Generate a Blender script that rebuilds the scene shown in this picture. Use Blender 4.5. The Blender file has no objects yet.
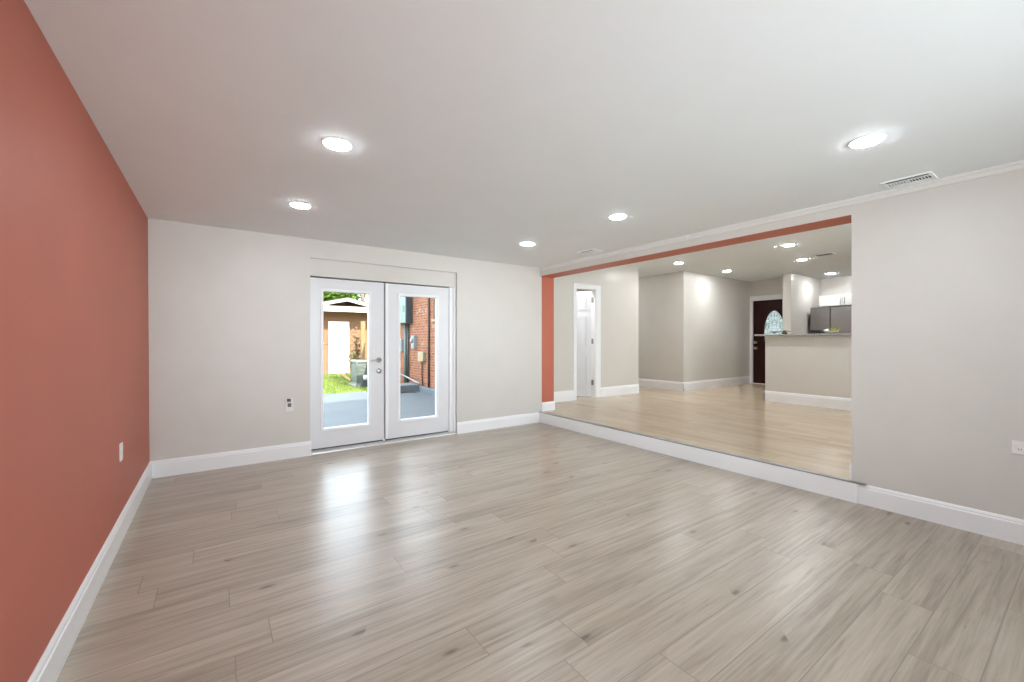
import bpy, bmesh, math, random
from mathutils import Vector, Matrix
R = math.radians
PI = math.pi
sc = bpy.context.scene
C = sc.collection

# ------------------------------------------------------------------ camera
FPX = 419.0
cam_d = bpy.data.cameras.new('camera')
cam = bpy.data.objects.new('camera', cam_d)
C.objects.link(cam)
cam_d.sensor_width = 36.0
cam_d.lens = 36.0 * FPX / 1024.0
cam_d.shift_y = -1.0 / 1024.0
cam_d.clip_start = 0.02
cam_d.clip_end = 300
cam.location = (0, 0, 1.31)
cam.rotation_euler = (R(90), 0, -math.atan2(295, 419))
sc.camera = cam

# ------------------------------------------------------------------ world, sun, exposure
W = bpy.data.worlds.new('sky')
sc.world = W
W.use_nodes = True
wn = W.node_tree
bg = wn.nodes['Background']
sky = wn.nodes.new('ShaderNodeTexSky')
sky.sky_type = 'HOSEK_WILKIE'
SUN = Vector((0.30, -1.27, 1.0)).normalized()
sky.sun_direction = SUN
sky.turbidity = 3.0
sky.ground_albedo = 0.3
mx = wn.nodes.new('ShaderNodeMix')
mx.data_type = 'RGBA'
mx.inputs[0].default_value = 0.45
mx.inputs[7].default_value = (0.86, 0.93, 1.0, 1)
wn.links.new(sky.outputs[0], mx.inputs[6])
wn.links.new(mx.outputs[2], bg.inputs[0])
bg.inputs[1].default_value = 14.0

sd = bpy.data.lights.new('sun', 'SUN')
sun = bpy.data.objects.new('sun', sd)
C.objects.link(sun)
sun.rotation_euler = SUN.to_track_quat('Z', 'Y').to_euler()
sun.location = (0, -10, 20)
sd.energy = 16.5
sd.angle = R(0.6)
sd.color = (1.0, 0.93, 0.82)

def area(name, loc, rot, sx, sy, power, col=(1, 1, 1)):
    d = bpy.data.lights.new(name, 'AREA')
    d.shape = 'RECTANGLE'
    d.size, d.size_y, d.energy, d.color = sx, sy, power, col
    o = bpy.data.objects.new(name, d)
    C.objects.link(o)
    o.location, o.rotation_euler = loc, rot
    return o
# added area light at an unseen window, brightens the raised room and opening
area('added_side_light', (6.55, -.70, 1.62), (R(97), 0, R(8)), 2.3, 1.3, 34, (0.93, 0.97, 1.0))
# added area light behind the camera, tilted up to brighten ceiling and right wall
wl = area('added_rear_light', (1.0, -2.80, 1.45), (R(108), 0, R(-17)), 2.3, 1.3, 78, (0.90, 0.96, 1.0))
wl.data.spread = R(88)

vs = sc.view_settings
vs.view_transform = 'Standard'
vs.look = 'None'
vs.exposure = 0.0
vs.gamma = 1.0
vs.use_curve_mapping = False
LAMP = 148.0         # radiance of the downlight lenses
LAMP_FAR = 300.0     # the far room's ceiling is higher and its lamps are stronger
sc.cycles.max_bounces = 14
sc.cycles.diffuse_bounces = 8
sc.cycles.sample_clamp_indirect = 4.0
sc.cycles.caustics_reflective = False
sc.cycles.caustics_refractive = False

# ------------------------------------------------------------------ materials
class N:
    """small helper for node graphs"""
    def __init__(s, name):
        s.m = bpy.data.materials.new(name)
        s.m.use_nodes = True
        s.t = s.m.node_tree
        s.b = s.t.nodes['Principled BSDF']
        s.out = s.t.nodes['Material Output']
    def n(s, kind, **kw):
        x = s.t.nodes.new(kind)
        for k, v in kw.items():
            setattr(x, k, v)
        return x
    def l(s, a, b):
        s.t.links.new(a, b)
    def put(s, sock, v):
        if hasattr(v, 'links'):
            s.l(v, sock)
        else:
            sock.default_value = v
    def math(s, op, a, b=0.0, c=None):
        x = s.n('ShaderNodeMath', operation=op)
        s.put(x.inputs[0], a)
        s.put(x.inputs[1], b)
        if c is not None:
            s.put(x.inputs[2], c)
        return x.outputs[0]
    def pos(s):
        g = s.n('ShaderNodeNewGeometry')
        x = s.n('ShaderNodeSeparateXYZ')
        s.l(g.outputs['Position'], x.inputs[0])
        return x.outputs
    def vec(s, a, b, c):
        x = s.n('ShaderNodeCombineXYZ')
        for i, v in enumerate((a, b, c)):
            s.put(x.inputs[i], v)
        return x.outputs[0]
    def noise(s, v, scale, detail=4, rough=0.55, dist=0.0):
        x = s.n('ShaderNodeTexNoise')
        if v is not None:
            s.l(v, x.inputs['Vector'])
        x.inputs['Scale'].default_value = scale
        x.inputs['Detail'].default_value = detail
        x.inputs['Roughness'].default_value = rough
        x.inputs['Distortion'].default_value = dist
        return x.outputs[0]
    def white(s, v):
        x = s.n('ShaderNodeTexWhiteNoise', noise_dimensions='3D')
        s.l(v, x.inputs['Vector'])
        return x.outputs['Value']
    def ramp(s, f, stops):
        x = s.n('ShaderNodeValToRGB')
        s.l(f, x.inputs[0])
        e = x.color_ramp.elements
        while len(e) < len(stops):
            e.new(0.5)
        for i, (p, c) in enumerate(stops):
            e[i].position = p
            e[i].color = (*c, 1) if len(c) == 3 else c
        return x.outputs[0]
    def mix(s, f, a, b, mode='MIX'):
        x = s.n('ShaderNodeMix', data_type='RGBA', blend_type=mode)
        s.put(x.inputs[0], f)
        for i, v in ((6, a), (7, b)):
            if hasattr(v, 'links'):
                s.l(v, x.inputs[i])
            else:
                x.inputs[i].default_value = (*v, 1)
        return x.outputs[2]
    def bump(s, h, strength=0.2, dist=0.01):
        x = s.n('ShaderNodeBump')
        x.inputs['Strength'].default_value = strength
        x.inputs['Distance'].default_value = dist
        s.l(h, x.inputs['Height'])
        s.l(x.outputs[0], s.b.inputs['Normal'])

def paint(name, col, rough=0.5, var=0.03, bump=0.06, spec=0.5, metal=0.0, scale=3.0):
    k = N(name)
    tc = k.n('ShaderNodeTexCoord').outputs['Object']
    f = k.noise(tc, scale, 5)
    lo = tuple(c * (1 - var) for c in col)
    hi = tuple(min(1, c * (1 + var)) for c in col)
    k.l(k.ramp(f, [(0.3, lo), (0.7, hi)]), k.b.inputs['Base Color'])
    k.b.inputs['Roughness'].default_value = rough
    k.b.inputs['Specular IOR Level'].default_value = spec
    k.b.inputs['Metallic'].default_value = metal
    if bump:
        k.bump(k.noise(tc, 160, 3), bump, 0.002)
    return k.m

def plank_mat(name, along, width, off, length, cols, seam, rough, grain=1.0, knots=True):
    k = N(name)
    p = k.pos()
    u, v = (p[0], p[1]) if along == 'X' else (p[1], p[0])
    rowf = k.math('DIVIDE', k.math('SUBTRACT', v, off), width)
    row = k.math('FLOOR', rowf)
    rv = k.math('FRACT', rowf)
    sh = k.white(k.vec(row, 3.1, 7.7))
    uf = k.math('ADD', k.math('DIVIDE', u, length), k.math('MULTIPLY', sh, 5.37))
    col = k.math('FLOOR', uf)
    ru = k.math('FRACT', uf)
    rid = k.white(k.vec(row, col, 1.3))
    rid2 = k.white(k.vec(row, col, 9.3))
    # grain: long along the plank, different on each plank
    gx = k.math('ADD', k.math('MULTIPLY', u, 1.0), k.math('MULTIPLY', rid, 37.0))
    gv = k.math('ADD', v, k.math('MULTIPLY', rid2, 11.0))
    fine = k.noise(k.vec(k.math('MULTIPLY', gx, 3.5), k.math('MULTIPLY', gv, 95.0), 0.0), 1.0, 4, 0.6)
    mid = k.noise(k.vec(k.math('MULTIPLY', gx, 1.2), k.math('MULTIPLY', gv, 34.0), 7.0), 1.0, 4, 0.6, 0.4)
    broad = k.noise(k.vec(k.math('MULTIPLY', gx, 0.9), k.math('MULTIPLY', gv, 7.5), 2.0), 1.0, 3, 0.55, 0.8)
    streak = k.noise(k.vec(k.math('MULTIPLY', gx, 2.0), k.math('MULTIPLY', gv, 26.0), 5.0), 1.0, 3, 0.6, 0.8)
    t = k.math('ADD', k.math('MULTIPLY', fine, 0.26 * grain), k.math('MULTIPLY', mid, 0.40 * grain))
    t = k.math('ADD', t, k.math('MULTIPLY', broad, 0.34 * grain))
    t = k.math('ADD', t, k.math('MULTIPLY', k.math('SUBTRACT', rid, 0.5), 0.09))
    t = k.math('ADD', t, 0.5 - 0.5 * grain)
    c = k.ramp(t, cols)
    if knots:
        dk = k.ramp(streak, [(0.58, (1, 1, 1)), (0.76, (0.60, 0.54, 0.48))])
        c = k.mix(0.6, c, dk, 'MULTIPLY')
        vo = k.n('ShaderNodeTexVoronoi')
        k.l(k.vec(k.math('MULTIPLY', gx, 2.3), k.math('MULTIPLY', gv, 7.0), 0.0), vo.inputs['Vector'])
        vo.inputs['Scale'].default_value = 1.0
        sel = k.math('GREATER_THAN', k.noise(k.vec(gx, gv, 3.0), 1.9, 1), 0.50)
        halo = k.ramp(vo.outputs['Distance'], [(0.05, (1, 1, 1)), (0.34, (0, 0, 0))])
        kn = k.ramp(vo.outputs['Distance'], [(0.05, (1, 1, 1)), (0.12, (0, 0, 0))])
        c = k.mix(k.math('MULTIPLY', k.math('MULTIPLY', halo, sel), 0.30), c, (0.20, 0.155, 0.12))
        c = k.mix(k.math('MULTIPLY', k.math('MULTIPLY', kn, sel), 0.70), c, (0.10, 0.075, 0.055))
    # seams
    e1 = k.math('MULTIPLY', k.math('MINIMUM', rv, k.math('SUBTRACT', 1.0, rv)), width)
    e2 = k.math('MULTIPLY', k.math('MINIMUM', ru, k.math('SUBTRACT', 1.0, ru)), length)
    e = k.math('MINIMUM', e1, e2)
    s = k.n('ShaderNodeMapRange')
    k.l(e, s.inputs[0])
    s.inputs[1].default_value = 0.0008
    s.inputs[2].default_value = 0.0028
    k.l(k.mix(s.outputs[0], seam, c), k.b.inputs['Base Color'])
    k.l(k.math('ADD', rough, k.math('MULTIPLY', k.math('SUBTRACT', fine, 0.5), 0.12)), k.b.inputs['Roughness'])
    k.b.inputs['Specular IOR Level'].default_value = 0.55
    k.bump(k.math('ADD', s.outputs[0], k.math('MULTIPLY', fine, 0.25)), 0.12, 0.002)
    return k.m

def brick_mat():
    k = N('red_brick')
    p = k.pos()
    v = k.vec(p[1], p[2], 0.0)
    b = k.n('ShaderNodeTexBrick')
    k.l(v, b.inputs['Vector'])
    b.inputs['Scale'].default_value = 1.0
    b.inputs['Brick Width'].default_value = 0.215
    b.inputs['Row Height'].default_value = 0.075
    b.inputs['Mortar Size'].default_value = 0.013
    b.inputs['Mortar Smooth'].default_value = 0.2
    b.inputs['Bias'].default_value = 0.0
    b.inputs['Color1'].default_value = (0.275, 0.066, 0.014, 1)
    b.inputs['Color2'].default_value = (0.120, 0.024, 0.008, 1)
    b.inputs['Mortar'].default_value = (0.24, 0.155, 0.10, 1)
    blot = k.noise(v, 2.2, 5, 0.7)
    c = k.mix(k.math('MULTIPLY', blot, 0.4), b.outputs[0], (0.2072, 0.0555, 0.01332))
    drk = k.ramp(k.noise(v, 7.0, 4, 0.7), [(0.56, (0, 0, 0)), (0.66, (1, 1, 1))])
    c = k.mix(k.math('MULTIPLY', drk, 0.65), c, (0.05, 0.013, 0.007))
    pale = k.ramp(k.noise(v, 4.5, 3, 0.6), [(0.62, (0, 0, 0)), (0.67, (1, 1, 1))])
    c = k.mix(k.math('MULTIPLY', pale, 0.7), c, (0.296, 0.2368, 0.1924))
    k.l(c, k.b.inputs['Base Color'])
    k.b.inputs['Roughness'].default_value = 0.85
    k.bump(b.outputs[1], -0.5, 0.01)
    return k.m

def glass_mat(name, tint=(0.97, 0.985, 0.98), rough=0.0, mixf=None):
    k = N(name)
    k.t.nodes.remove(k.b)
    tr = k.n('ShaderNodeBsdfTransparent')
    tr.inputs[0].default_value = (*tint, 1)
    gl = k.n('ShaderNodeBsdfGlossy')
    gl.inputs['Roughness'].default_value = rough
    fr = k.n('ShaderNodeFresnel')
    fr.inputs[0].default_value = 1.45
    ms = k.n('ShaderNodeMixShader')
    k.l(k.math('MULTIPLY', fr.outputs[0], 0.55), ms.inputs[0])
    k.l(tr.outputs[0], ms.inputs[1])
    k.l(gl.outputs[0], ms.inputs[2])
    k.l(ms.outputs[0], k.out.inputs[0])
    return k.m

def leaded_mat():
    """textured privacy glass with caming lines: lets daylight through"""
    k = N('leaded_glass')
    p = k.pos()
    y = k.math('SUBTRACT', p[1], 4.88)
    z = k.math('SUBTRACT', p[2], 1.49)
    v = k.vec(k.math('MULTIPLY', k.math('ABSOLUTE', y), 1.0), z, 0.0)
    vo = k.n('ShaderNodeTexVoronoi', feature='DISTANCE_TO_EDGE')
    vo.inputs['Scale'].default_value = 15.0
    vo.inputs['Randomness'].default_value = 0.75
    k.l(v, vo.inputs['Vector'])
    line = k.ramp(vo.outputs['Distance'], [(0.02, (0, 0, 0)), (0.07, (1, 1, 1))])
    tint = k.ramp(k.noise(v, 7.0, 2), [(0.35, (0.42, 0.48, 0.47)), (0.65, (0.56, 0.57, 0.56))])
    c = k.mix(line, (0.13, 0.165, 0.16), tint)
    tl = k.n('ShaderNodeBsdfTranslucent')
    tp = k.n('ShaderNodeBsdfTransparent')
    gl = k.n('ShaderNodeBsdfGlossy')
    gl.inputs['Roughness'].default_value = 0.15
    k.l(c, tl.inputs[0])
    k.l(c, tp.inputs[0])
    m1 = k.n('ShaderNodeMixShader')
    m1.inputs[0].default_value = 0.45
    k.l(tl.outputs[0], m1.inputs[1])
    k.l(tp.outputs[0], m1.inputs[2])
    m2 = k.n('ShaderNodeMixShader')
    m2.inputs[0].default_value = 0.08
    k.l(m1.outputs[0], m2.inputs[1])
    k.l(gl.outputs[0], m2.inputs[2])
    k.l(m2.outputs[0], k.out.inputs[0])
    return k.m

def emit_mat(name, col, strength):
    k = N(name)
    k.b.inputs['Base Color'].default_value = (0.9, 0.9, 0.9, 1)
    k.b.inputs['Emission Color'].default_value = (*col, 1)
    k.b.inputs['Emission Strength'].default_value = strength
    return k.m

def leaf_mat(name, a, b):
    k = N(name)
    g = k.n('ShaderNodeNewGeometry')
    c = k.ramp(g.outputs['Random Per Island'], [(0.0, a), (1.0, b)])
    k.l(c, k.b.inputs['Base Color'])
    k.b.inputs['Roughness'].default_value = 0.55
    tl = k.n('ShaderNodeBsdfTranslucent')
    k.l(c, tl.inputs[0])
    ms = k.n('ShaderNodeMixShader')
    ms.inputs[0].default_value = 0.35
    k.l(k.b.outputs[0], ms.inputs[1])
    k.l(tl.outputs[0], ms.inputs[2])
    k.l(ms.outputs[0], k.out.inputs[0])
    return k.m

def steel_mat():
    k = N('brushed_steel')
    p = k.pos()
    f = k.noise(k.vec(k.math('MULTIPLY', p[1], 2.0), k.math('MULTIPLY', p[2], 220.0), 0.0), 1.0, 3)
    k.l(k.ramp(f, [(0.3, (0.27, 0.255, 0.25)), (0.7, (0.36, 0.345, 0.34))]), k.b.inputs['Base Color'])
    k.b.inputs['Metallic'].default_value = 0.9
    k.b.inputs['Roughness'].default_value = 0.33
    return k.m

def granite_mat():
    k = N('speckled_granite')
    tc = k.n('ShaderNodeTexCoord').outputs['Object']
    c = k.ramp(k.noise(tc, 90, 4, 0.8), [(0.35, (0.10, 0.10, 0.10)), (0.5, (0.36, 0.35, 0.34)), (0.68, (0.62, 0.60, 0.57))])
    k.l(c, k.b.inputs['Base Color'])
    k.b.inputs['Roughness'].default_value = 0.15
    return k.m

def wood_mat(name, a, b, rough, axis=2):
    k = N(name)
    p = k.pos()
    s = [40.0, 40.0, 40.0]
    s[axis] = 2.5
    f = k.noise(k.vec(*[k.math('MULTIPLY', p[i], s[i]) for i in range(3)]), 1.0, 5, 0.6, 0.5)
    k.l(k.ramp(f, [(0.3, a), (0.7, b)]), k.b.inputs['Base Color'])
    k.b.inputs['Roughness'].default_value = rough
    k.b.inputs['Specular IOR Level'].default_value = 0.2
    k.bump(f, 0.1, 0.002)
    return k.m

def concrete_mat(name, a, b, rough=0.75):
    k = N(name)
    tc = k.n('ShaderNodeTexCoord').outputs['Object']
    f = k.noise(tc, 1.1, 7, 0.65)
    k.l(k.ramp(f, [(0.3, a), (0.7, b)]), k.b.inputs['Base Color'])
    k.b.inputs['Roughness'].default_value = rough
    k.bump(k.noise(tc, 60, 4), 0.15, 0.004)
    return k.m

M = dict(
    greige=paint('greige_wall_paint', (0.645, 0.620, 0.585), 0.42, 0.02, 0.05),
    greige_far=paint('greige_satin_paint', (0.645, 0.62, 0.58), 0.36, 0.02, 0.03),
    red=paint('terracotta_wall_paint', (0.47, 0.138, 0.095), 0.5, 0.05, 0.06, 0.3, scale=1.2),
    redtrim=paint('terracotta_trim_paint', (0.50, 0.150, 0.095), 0.5, 0.05, 0.05, 0.3),
    ceil=paint('ceiling_paint', (0.87, 0.92, 0.945), 0.7, 0.01, 0.04, 0.3),
    white=paint('white_trim_paint', (0.87, 0.88, 0.90), 0.33, 0.01, 0.0),
    mould=paint('off_white_trim_paint', (0.745, 0.73, 0.705), 0.5, 0.01, 0.0),
    door=paint('white_door_enamel', (0.75, 0.76, 0.79), 0.3, 0.01, 0.0),
    plastic=paint('white_plastic', (0.82, 0.81, 0.79), 0.3, 0.01, 0.0),
    greyplas=paint('grey_plastic', (0.10, 0.10, 0.10), 0.4, 0.02, 0.0),
    black=paint('black_plastic', (0.012, 0.012, 0.013), 0.35, 0.05, 0.0),
    nickel=paint('satin_nickel', (0.55, 0.54, 0.52), 0.28, 0.02, 0.0, metal=1.0),
    alu=paint('aluminium', (0.70, 0.70, 0.70), 0.35, 0.02, 0.0, metal=0.7),
    dark=paint('gap_shade', (0.03, 0.03, 0.03), 0.7, 0.05, 0.0),
    ventshade=paint('vent_slot_shade', (0.015, 0.015, 0.015), 0.8, 0.05, 0.0),
    cabinet=paint('white_cabinet_lacquer', (0.84, 0.82, 0.79), 0.35, 0.01, 0.0),
    stucco=paint('brown_stucco', (0.2117, 0.1079, 0.06142), 0.9, 0.10, 0.3, 0.2, scale=2.0),
    stucco2=paint('house_stucco', (0.55, 0.50, 0.44), 0.9, 0.06, 0.3, 0.2),
    fascia=paint('cream_fascia_paint', (0.52, 0.47, 0.40), 0.6, 0.04, 0.0),
    shingle=paint('grey_shingle', (0.20, 0.19, 0.18), 0.9, 0.2, 0.4, 0.2, scale=8.0),
    acpaint=paint('grey_green_metal_paint', (0.1494, 0.1743, 0.1494), 0.45, 0.05, 0.0),
    accoil=paint('dark_coil_fins', (0.09, 0.105, 0.095), 0.6, 0.08, 0.0),
    teal=paint('pale_teal_metal_paint', (0.1258, 0.1924, 0.1628), 0.5, 0.05, 0.0),
    panelgrey=paint('dark_grey_metal_paint', (0.0259, 0.03108, 0.037), 0.5, 0.08, 0.0),
    boxgrey=paint('light_grey_metal_paint', (0.1924, 0.2072, 0.2146), 0.5, 0.06, 0.0),
    boxcream=paint('cream_weathered_paint', (0.2664, 0.2146, 0.1258), 0.6, 0.12, 0.0),
    pipe=paint('rusty_dark_pipe', (0.045, 0.022, 0.015), 0.7, 0.2, 0.0),
    conduit=paint('green_grey_conduit', (0.0888, 0.111, 0.1036), 0.5, 0.06, 0.0),
    galv=paint('galvanised_steel', (0.35, 0.35, 0.35), 0.45, 0.05, 0.0, metal=0.8),
    straw=paint('dry_stalk', (0.19, 0.11, 0.055), 0.8, 0.2, 0.0),
    bark=paint('dark_bark', (0.10, 0.075, 0.055), 0.9, 0.2, 0.3),
    pot=paint('white_glazed_ceramic', (0.82, 0.82, 0.80), 0.2, 0.02, 0.0),
    soil=paint('earth', (0.10, 0.07, 0.045), 0.95, 0.2, 0.3),
    floor=plank_mat('grey_oak_planks', 'X', 0.20, 0.08, 1.65,
                    [(0.34, (0.265, 0.215, 0.168)), (0.49, (0.400, 0.342, 0.278)), (0.64, (0.505, 0.445, 0.375))],
                    (0.25, 0.21, 0.17), 0.30),
    floor2=plank_mat('honey_oak_planks', 'Y', 0.19, 0.03, 1.25,
                     [(0.36, (0.40, 0.30, 0.20)), (0.49, (0.525, 0.415, 0.295)), (0.62, (0.62, 0.51, 0.385))],
                     (0.36, 0.27, 0.18), 0.22, 0.9, False),
    brick=brick_mat(),
    glass=glass_mat('clear_glass'),
    leaded=leaded_mat(),
    lens=emit_mat('lit_downlight_lens', (0.87, 0.955, 1.0), LAMP),
    lens_added_bedroom=emit_mat('added_bedroom_lens', (1.0, 1.0, 1.0), 620.0),  # stronger lens for the added light behind the panelled door
    lens_far=emit_mat('lit_far_downlight_lens', (0.96, 0.985, 1.0), LAMP_FAR),
    steel=steel_mat(),
    granite=granite_mat(),
    mahogany=wood_mat('dark_mahogany', (0.018, 0.0035, 0.003), (0.040, 0.009, 0.006), 0.4),
    post=wood_mat('tan_timber', (0.1992, 0.1245, 0.0581), (0.2656, 0.1743, 0.083), 0.8),
    oldwood=wood_mat('weathered_timber', (0.13, 0.08, 0.05), (0.25, 0.16, 0.10), 0.85, 0),
    patio=concrete_mat('blue_grey_patio_concrete', (0.06068, 0.07474, 0.08362), (0.07992, 0.09472, 0.1029)),
    slab=concrete_mat('pale_slab_concrete', (0.0814, 0.0962, 0.1051), (0.1036, 0.1184, 0.1273)),
    pad=concrete_mat('grey_concrete', (0.20, 0.19, 0.18), (0.25, 0.245, 0.235)),
    lawn=concrete_mat('lawn_ground', (0.0747, 0.112, 0.00996), (0.1411, 0.1784, 0.02075), 0.9),
    grass=leaf_mat('grass_blades', (0.0747, 0.1286, 0.0083), (0.1992, 0.2407, 0.02905)),
    leaf=leaf_mat('bright_green_leaves', (0.0498, 0.112, 0.00581), (0.1494, 0.2407, 0.02075)),
    leafdk=leaf_mat('olive_leaves', (0.05, 0.08, 0.025), (0.17, 0.20, 0.07)),
    leafbrown=leaf_mat('dry_brown_leaves', (0.11, 0.06, 0.027), (0.23, 0.15, 0.075)),
    leafyel=leaf_mat('yellow_green_leaves', (0.20, 0.22, 0.02), (0.50, 0.48, 0.08)),
)

# ------------------------------------------------------------------ mesh helpers
class MB:
    def __init__(s):
        s.bm = bmesh.new()
    def box(s, a, b):
        x0, y0, z0 = a
        x1, y1, z1 = b
        v = [s.bm.verts.new(p) for p in ((x0, y0, z0), (x1, y0, z0), (x1, y1, z0), (x0, y1, z0),
                                         (x0, y0, z1), (x1, y0, z1), (x1, y1, z1), (x0, y1, z1))]
        for f in ((0, 3, 2, 1), (4, 5, 6, 7), (0, 1, 5, 4), (1, 2, 6, 5), (2, 3, 7, 6), (3, 0, 4, 7)):
            s.bm.faces.new([v[i] for i in f])
        return s
    def prism(s, pts, d):
        """closed polygon pts (3D), extruded by vector d"""
        d = Vector(d)
        a = [s.bm.verts.new(p) for p in pts]
        b = [s.bm.verts.new(Vector(p) + d) for p in pts]
        n = len(pts)
        s.bm.faces.new(a)
        s.bm.faces.new(list(reversed(b)))
        for i in range(n):
            s.bm.faces.new((a[i], b[i], b[(i + 1) % n], a[(i + 1) % n]))
        return s
    def tube(s, pts, r, seg=10, cap=True):
        pts = [Vector(p) for p in pts]
        rs = r if isinstance(r, (list, tuple)) else [r] * len(pts)
        rings = []
        ref = None
        for i, p in enumerate(pts):
            t = (pts[min(i + 1, len(pts) - 1)] - pts[max(i - 1, 0)]).normalized()
            if ref is None:
                ref = Vector((0, 0, 1)) if abs(t.z) < 0.9 else Vector((1, 0, 0))
            u = (ref - t * ref.dot(t)).normalized()
            w = t.cross(u)
            ref = u
            rings.append([s.bm.verts.new(p + (u * math.cos(2 * PI * j / seg) + w * math.sin(2 * PI * j / seg)) * rs[i]) for j in range(seg)])
        for i in range(len(rings) - 1):
            for j in range(seg):
                s.bm.faces.new((rings[i][j], rings[i][(j + 1) % seg], rings[i + 1][(j + 1) % seg], rings[i + 1][j]))
        if cap:
            s.bm.faces.new(list(reversed(rings[0])))
            s.bm.faces.new(rings[-1])
        return s
    def lathe(s, prof, seg=32, o=(0, 0, 0), axis='Z'):
        """prof: (radius, height) list from one end to the other"""
        o = Vector(o)
        def P(r, h, a):
            c, q = r * math.cos(a), r * math.sin(a)
            return o + (Vector((c, q, h)) if axis == 'Z' else Vector((c, h, q)) if axis == 'Y' else Vector((h, c, q)))
        rings = []
        for r, h in prof:
            if r < 1e-6:
                rings.append([s.bm.verts.new(P(0, h, 0))])
            else:
                rings.append([s.bm.verts.new(P(r, h, 2 * PI * j / seg)) for j in range(seg)])
        for a, b in zip(rings, rings[1:]):
            for j in range(seg):
                k = (j + 1) % seg
                if len(a) == 1 and len(b) > 1:
                    s.bm.faces.new((a[0], b[k], b[j]))
                elif len(b) == 1 and len(a) > 1:
                    s.bm.faces.new((a[j], a[k], b[0]))
                elif len(a) > 1:
                    s.bm.faces.new((a[j], a[k], b[k], b[j]))
        return s
    def quad(s, *p):
        s.bm.faces.new([s.bm.verts.new(q) for q in p])
        return s
    def build(s, name, mat, parent=None, bevel=0.0, smooth=False, mtx=None):
        bmesh.ops.recalc_face_normals(s.bm, faces=s.bm.faces)
        if mtx is not None:
            s.bm.transform(mtx)
        if parent is not None:
            s.bm.transform(WM(parent).inverted())
        me = bpy.data.meshes.new(name)
        s.bm.to_mesh(me)
        s.bm.free()
        me.materials.append(M[mat])
        if smooth:
            for p in me.polygons:
                p.use_smooth = True
        o = bpy.data.objects.new(name, me)
        C.objects.link(o)
        if parent is not None:
            o.parent = parent
        if bevel:
            b = o.modifiers.new('bevel', 'BEVEL')
            b.width = bevel
            b.segments = 2
            b.limit_method = 'ANGLE'
        return o

def WM(o):
    m = Matrix.LocRotScale(o.location, o.rotation_euler, o.scale)
    return WM(o.parent) @ m if o.parent else m

def tag(o, label, cat, group=None, kind=None):
    o['label'] = label
    o['category'] = cat
    if group:
        o['group'] = group
    if kind:
        o['kind'] = kind
    return o
def S(o, label, cat):
    return tag(o, label, cat, None, 'structure')
def empty(name, loc, label=None, cat=None, group=None, kind=None, rotz=0.0):
    o = bpy.data.objects.new(name, None)
    C.objects.link(o)
    o.location = loc
    o.rotation_euler = (0, 0, rotz)
    o.empty_display_size = 0.1
    if label:
        tag(o, label, cat, group, kind)
    return o
def copy_tree(o, parent=None):
    c = o.copy()
    C.objects.link(c)
    if parent:
        c.parent = parent
    for ch in [x for x in C.objects if x.parent == o]:
        copy_tree(ch, c)
    return c

# ------------------------------------------------------------------ dimensions
XL, XR, YB, YR, H = -0.52, 4.22, 5.215, -2.6, 2.46
ST = 0.165             # raised floor of the far room
FH = 2.86              # far ceiling
XJ = 4.51              # far side of the opening's wall
YJ = 1.197             # near jamb of the opening
ZS = 2.327             # underside of the header
YD = 5.83              # far room wall with the white door

# ------------------------------------------------------------------ main room shell
S(MB().box((XL - .15, YR - .15, -.2), (XR + .02, YB + .02, 0)).build('floor', 'floor'),
  'greyish oak plank floor of the near room, a step below the other floor', 'floor')
S(MB().box((XL - .15, YR - .15, H), (XR + .02, YB + .16, H + .12)).build('ceiling', 'ceil'),
  'flat white ceiling of the near room with four round lights in sight', 'ceiling')
S(MB().prism([(XL - .17, YR - .15, -.15), (XL, YR - .15, -.15), (XL, YR - .15, 0), (XL - .015, YR - .15, H + .1), (XL - .17, YR - .15, H + .1)], (0, YB + .31 - YR, 0)).build('wall_left', 'red'),
  'terracotta red wall along the near room', 'wall')
RX0, RX1, RZ = 0.866, 2.732, 2.247      # the recess of the French doors
b = MB()
b.box((XL - .15, YB, -.15), (RX0, YB + .15, H + .1))
b.box((RX1, YB, -.15), (XJ, YB + .15, H + .1))
b.box((RX0, YB, RZ), (RX1, YB + .15, H + .1))
S(b.build('wall_back', 'greige'), 'greige wall around the white French doors', 'wall')
b = MB()
b.box((XR, YR - .15, -.15), (XJ, YJ, FH + .1))
b.box((XR, YJ, ZS + .003), (XJ, YB, FH + .1))
S(b.build('wall_right', 'greige'), 'plain greige wall to the near side of the wide opening, with the header over it', 'wall')
b = MB()
b.box((XL - .15, YR - .15, -.15), (-.25, YR, H + .1)).box((2.25, YR - .15, -.15), (XR + .2, YR, H + .1))
b.box((-.25, YR - .15, -.15), (2.25, YR, .75)).box((-.25, YR - .15, 2.2), (2.25, YR, H + .1))
S(b.build('wall_rear', 'greige'), 'greige wall behind the viewer with an added wide window opening', 'wall')
w = empty('added_window_rear', (1.0, YR - .1, .75), 'added white framed window, unseen behind the viewer, to brighten the near room', 'window', kind='structure')  # window added out of view to let the rear light in
b = MB()
for x0, x1 in ((-.25, -.19), (.97, 1.03), (2.19, 2.25)):
    b.box((x0, YR - .12, .75), (x1, YR - .04, 2.2))
for z0, z1 in ((.75, .81), (2.14, 2.2)):
    b.box((-.25, YR - .12, z0), (2.25, YR - .04, z1))
b.build('window_frame', 'white', w)
MB().box((-.19, YR - .085, .81), (.97, YR - .08, 2.14)).build('pane', 'glass', w)
MB().box((1.03, YR - .085, .81), (2.19, YR - .08, 2.14)).build('pane', 'glass', w)

# red paint inside the opening: the soffit and the far jamb
S(MB().box((XR + .004, YJ, ZS), (XJ - .004, YB - .006, ZS + .003)).build('trim_1', 'redtrim'),
  'terracotta red underside of the header across the wide opening', 'soffit')
S(MB().box((XR + .035, YB - .005, ST + .145), (XJ - .004, YB + .001, ZS)).build('trim_2', 'redtrim'),
  'tall terracotta red strip on the far jamb of the wide opening', 'jamb')

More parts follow.
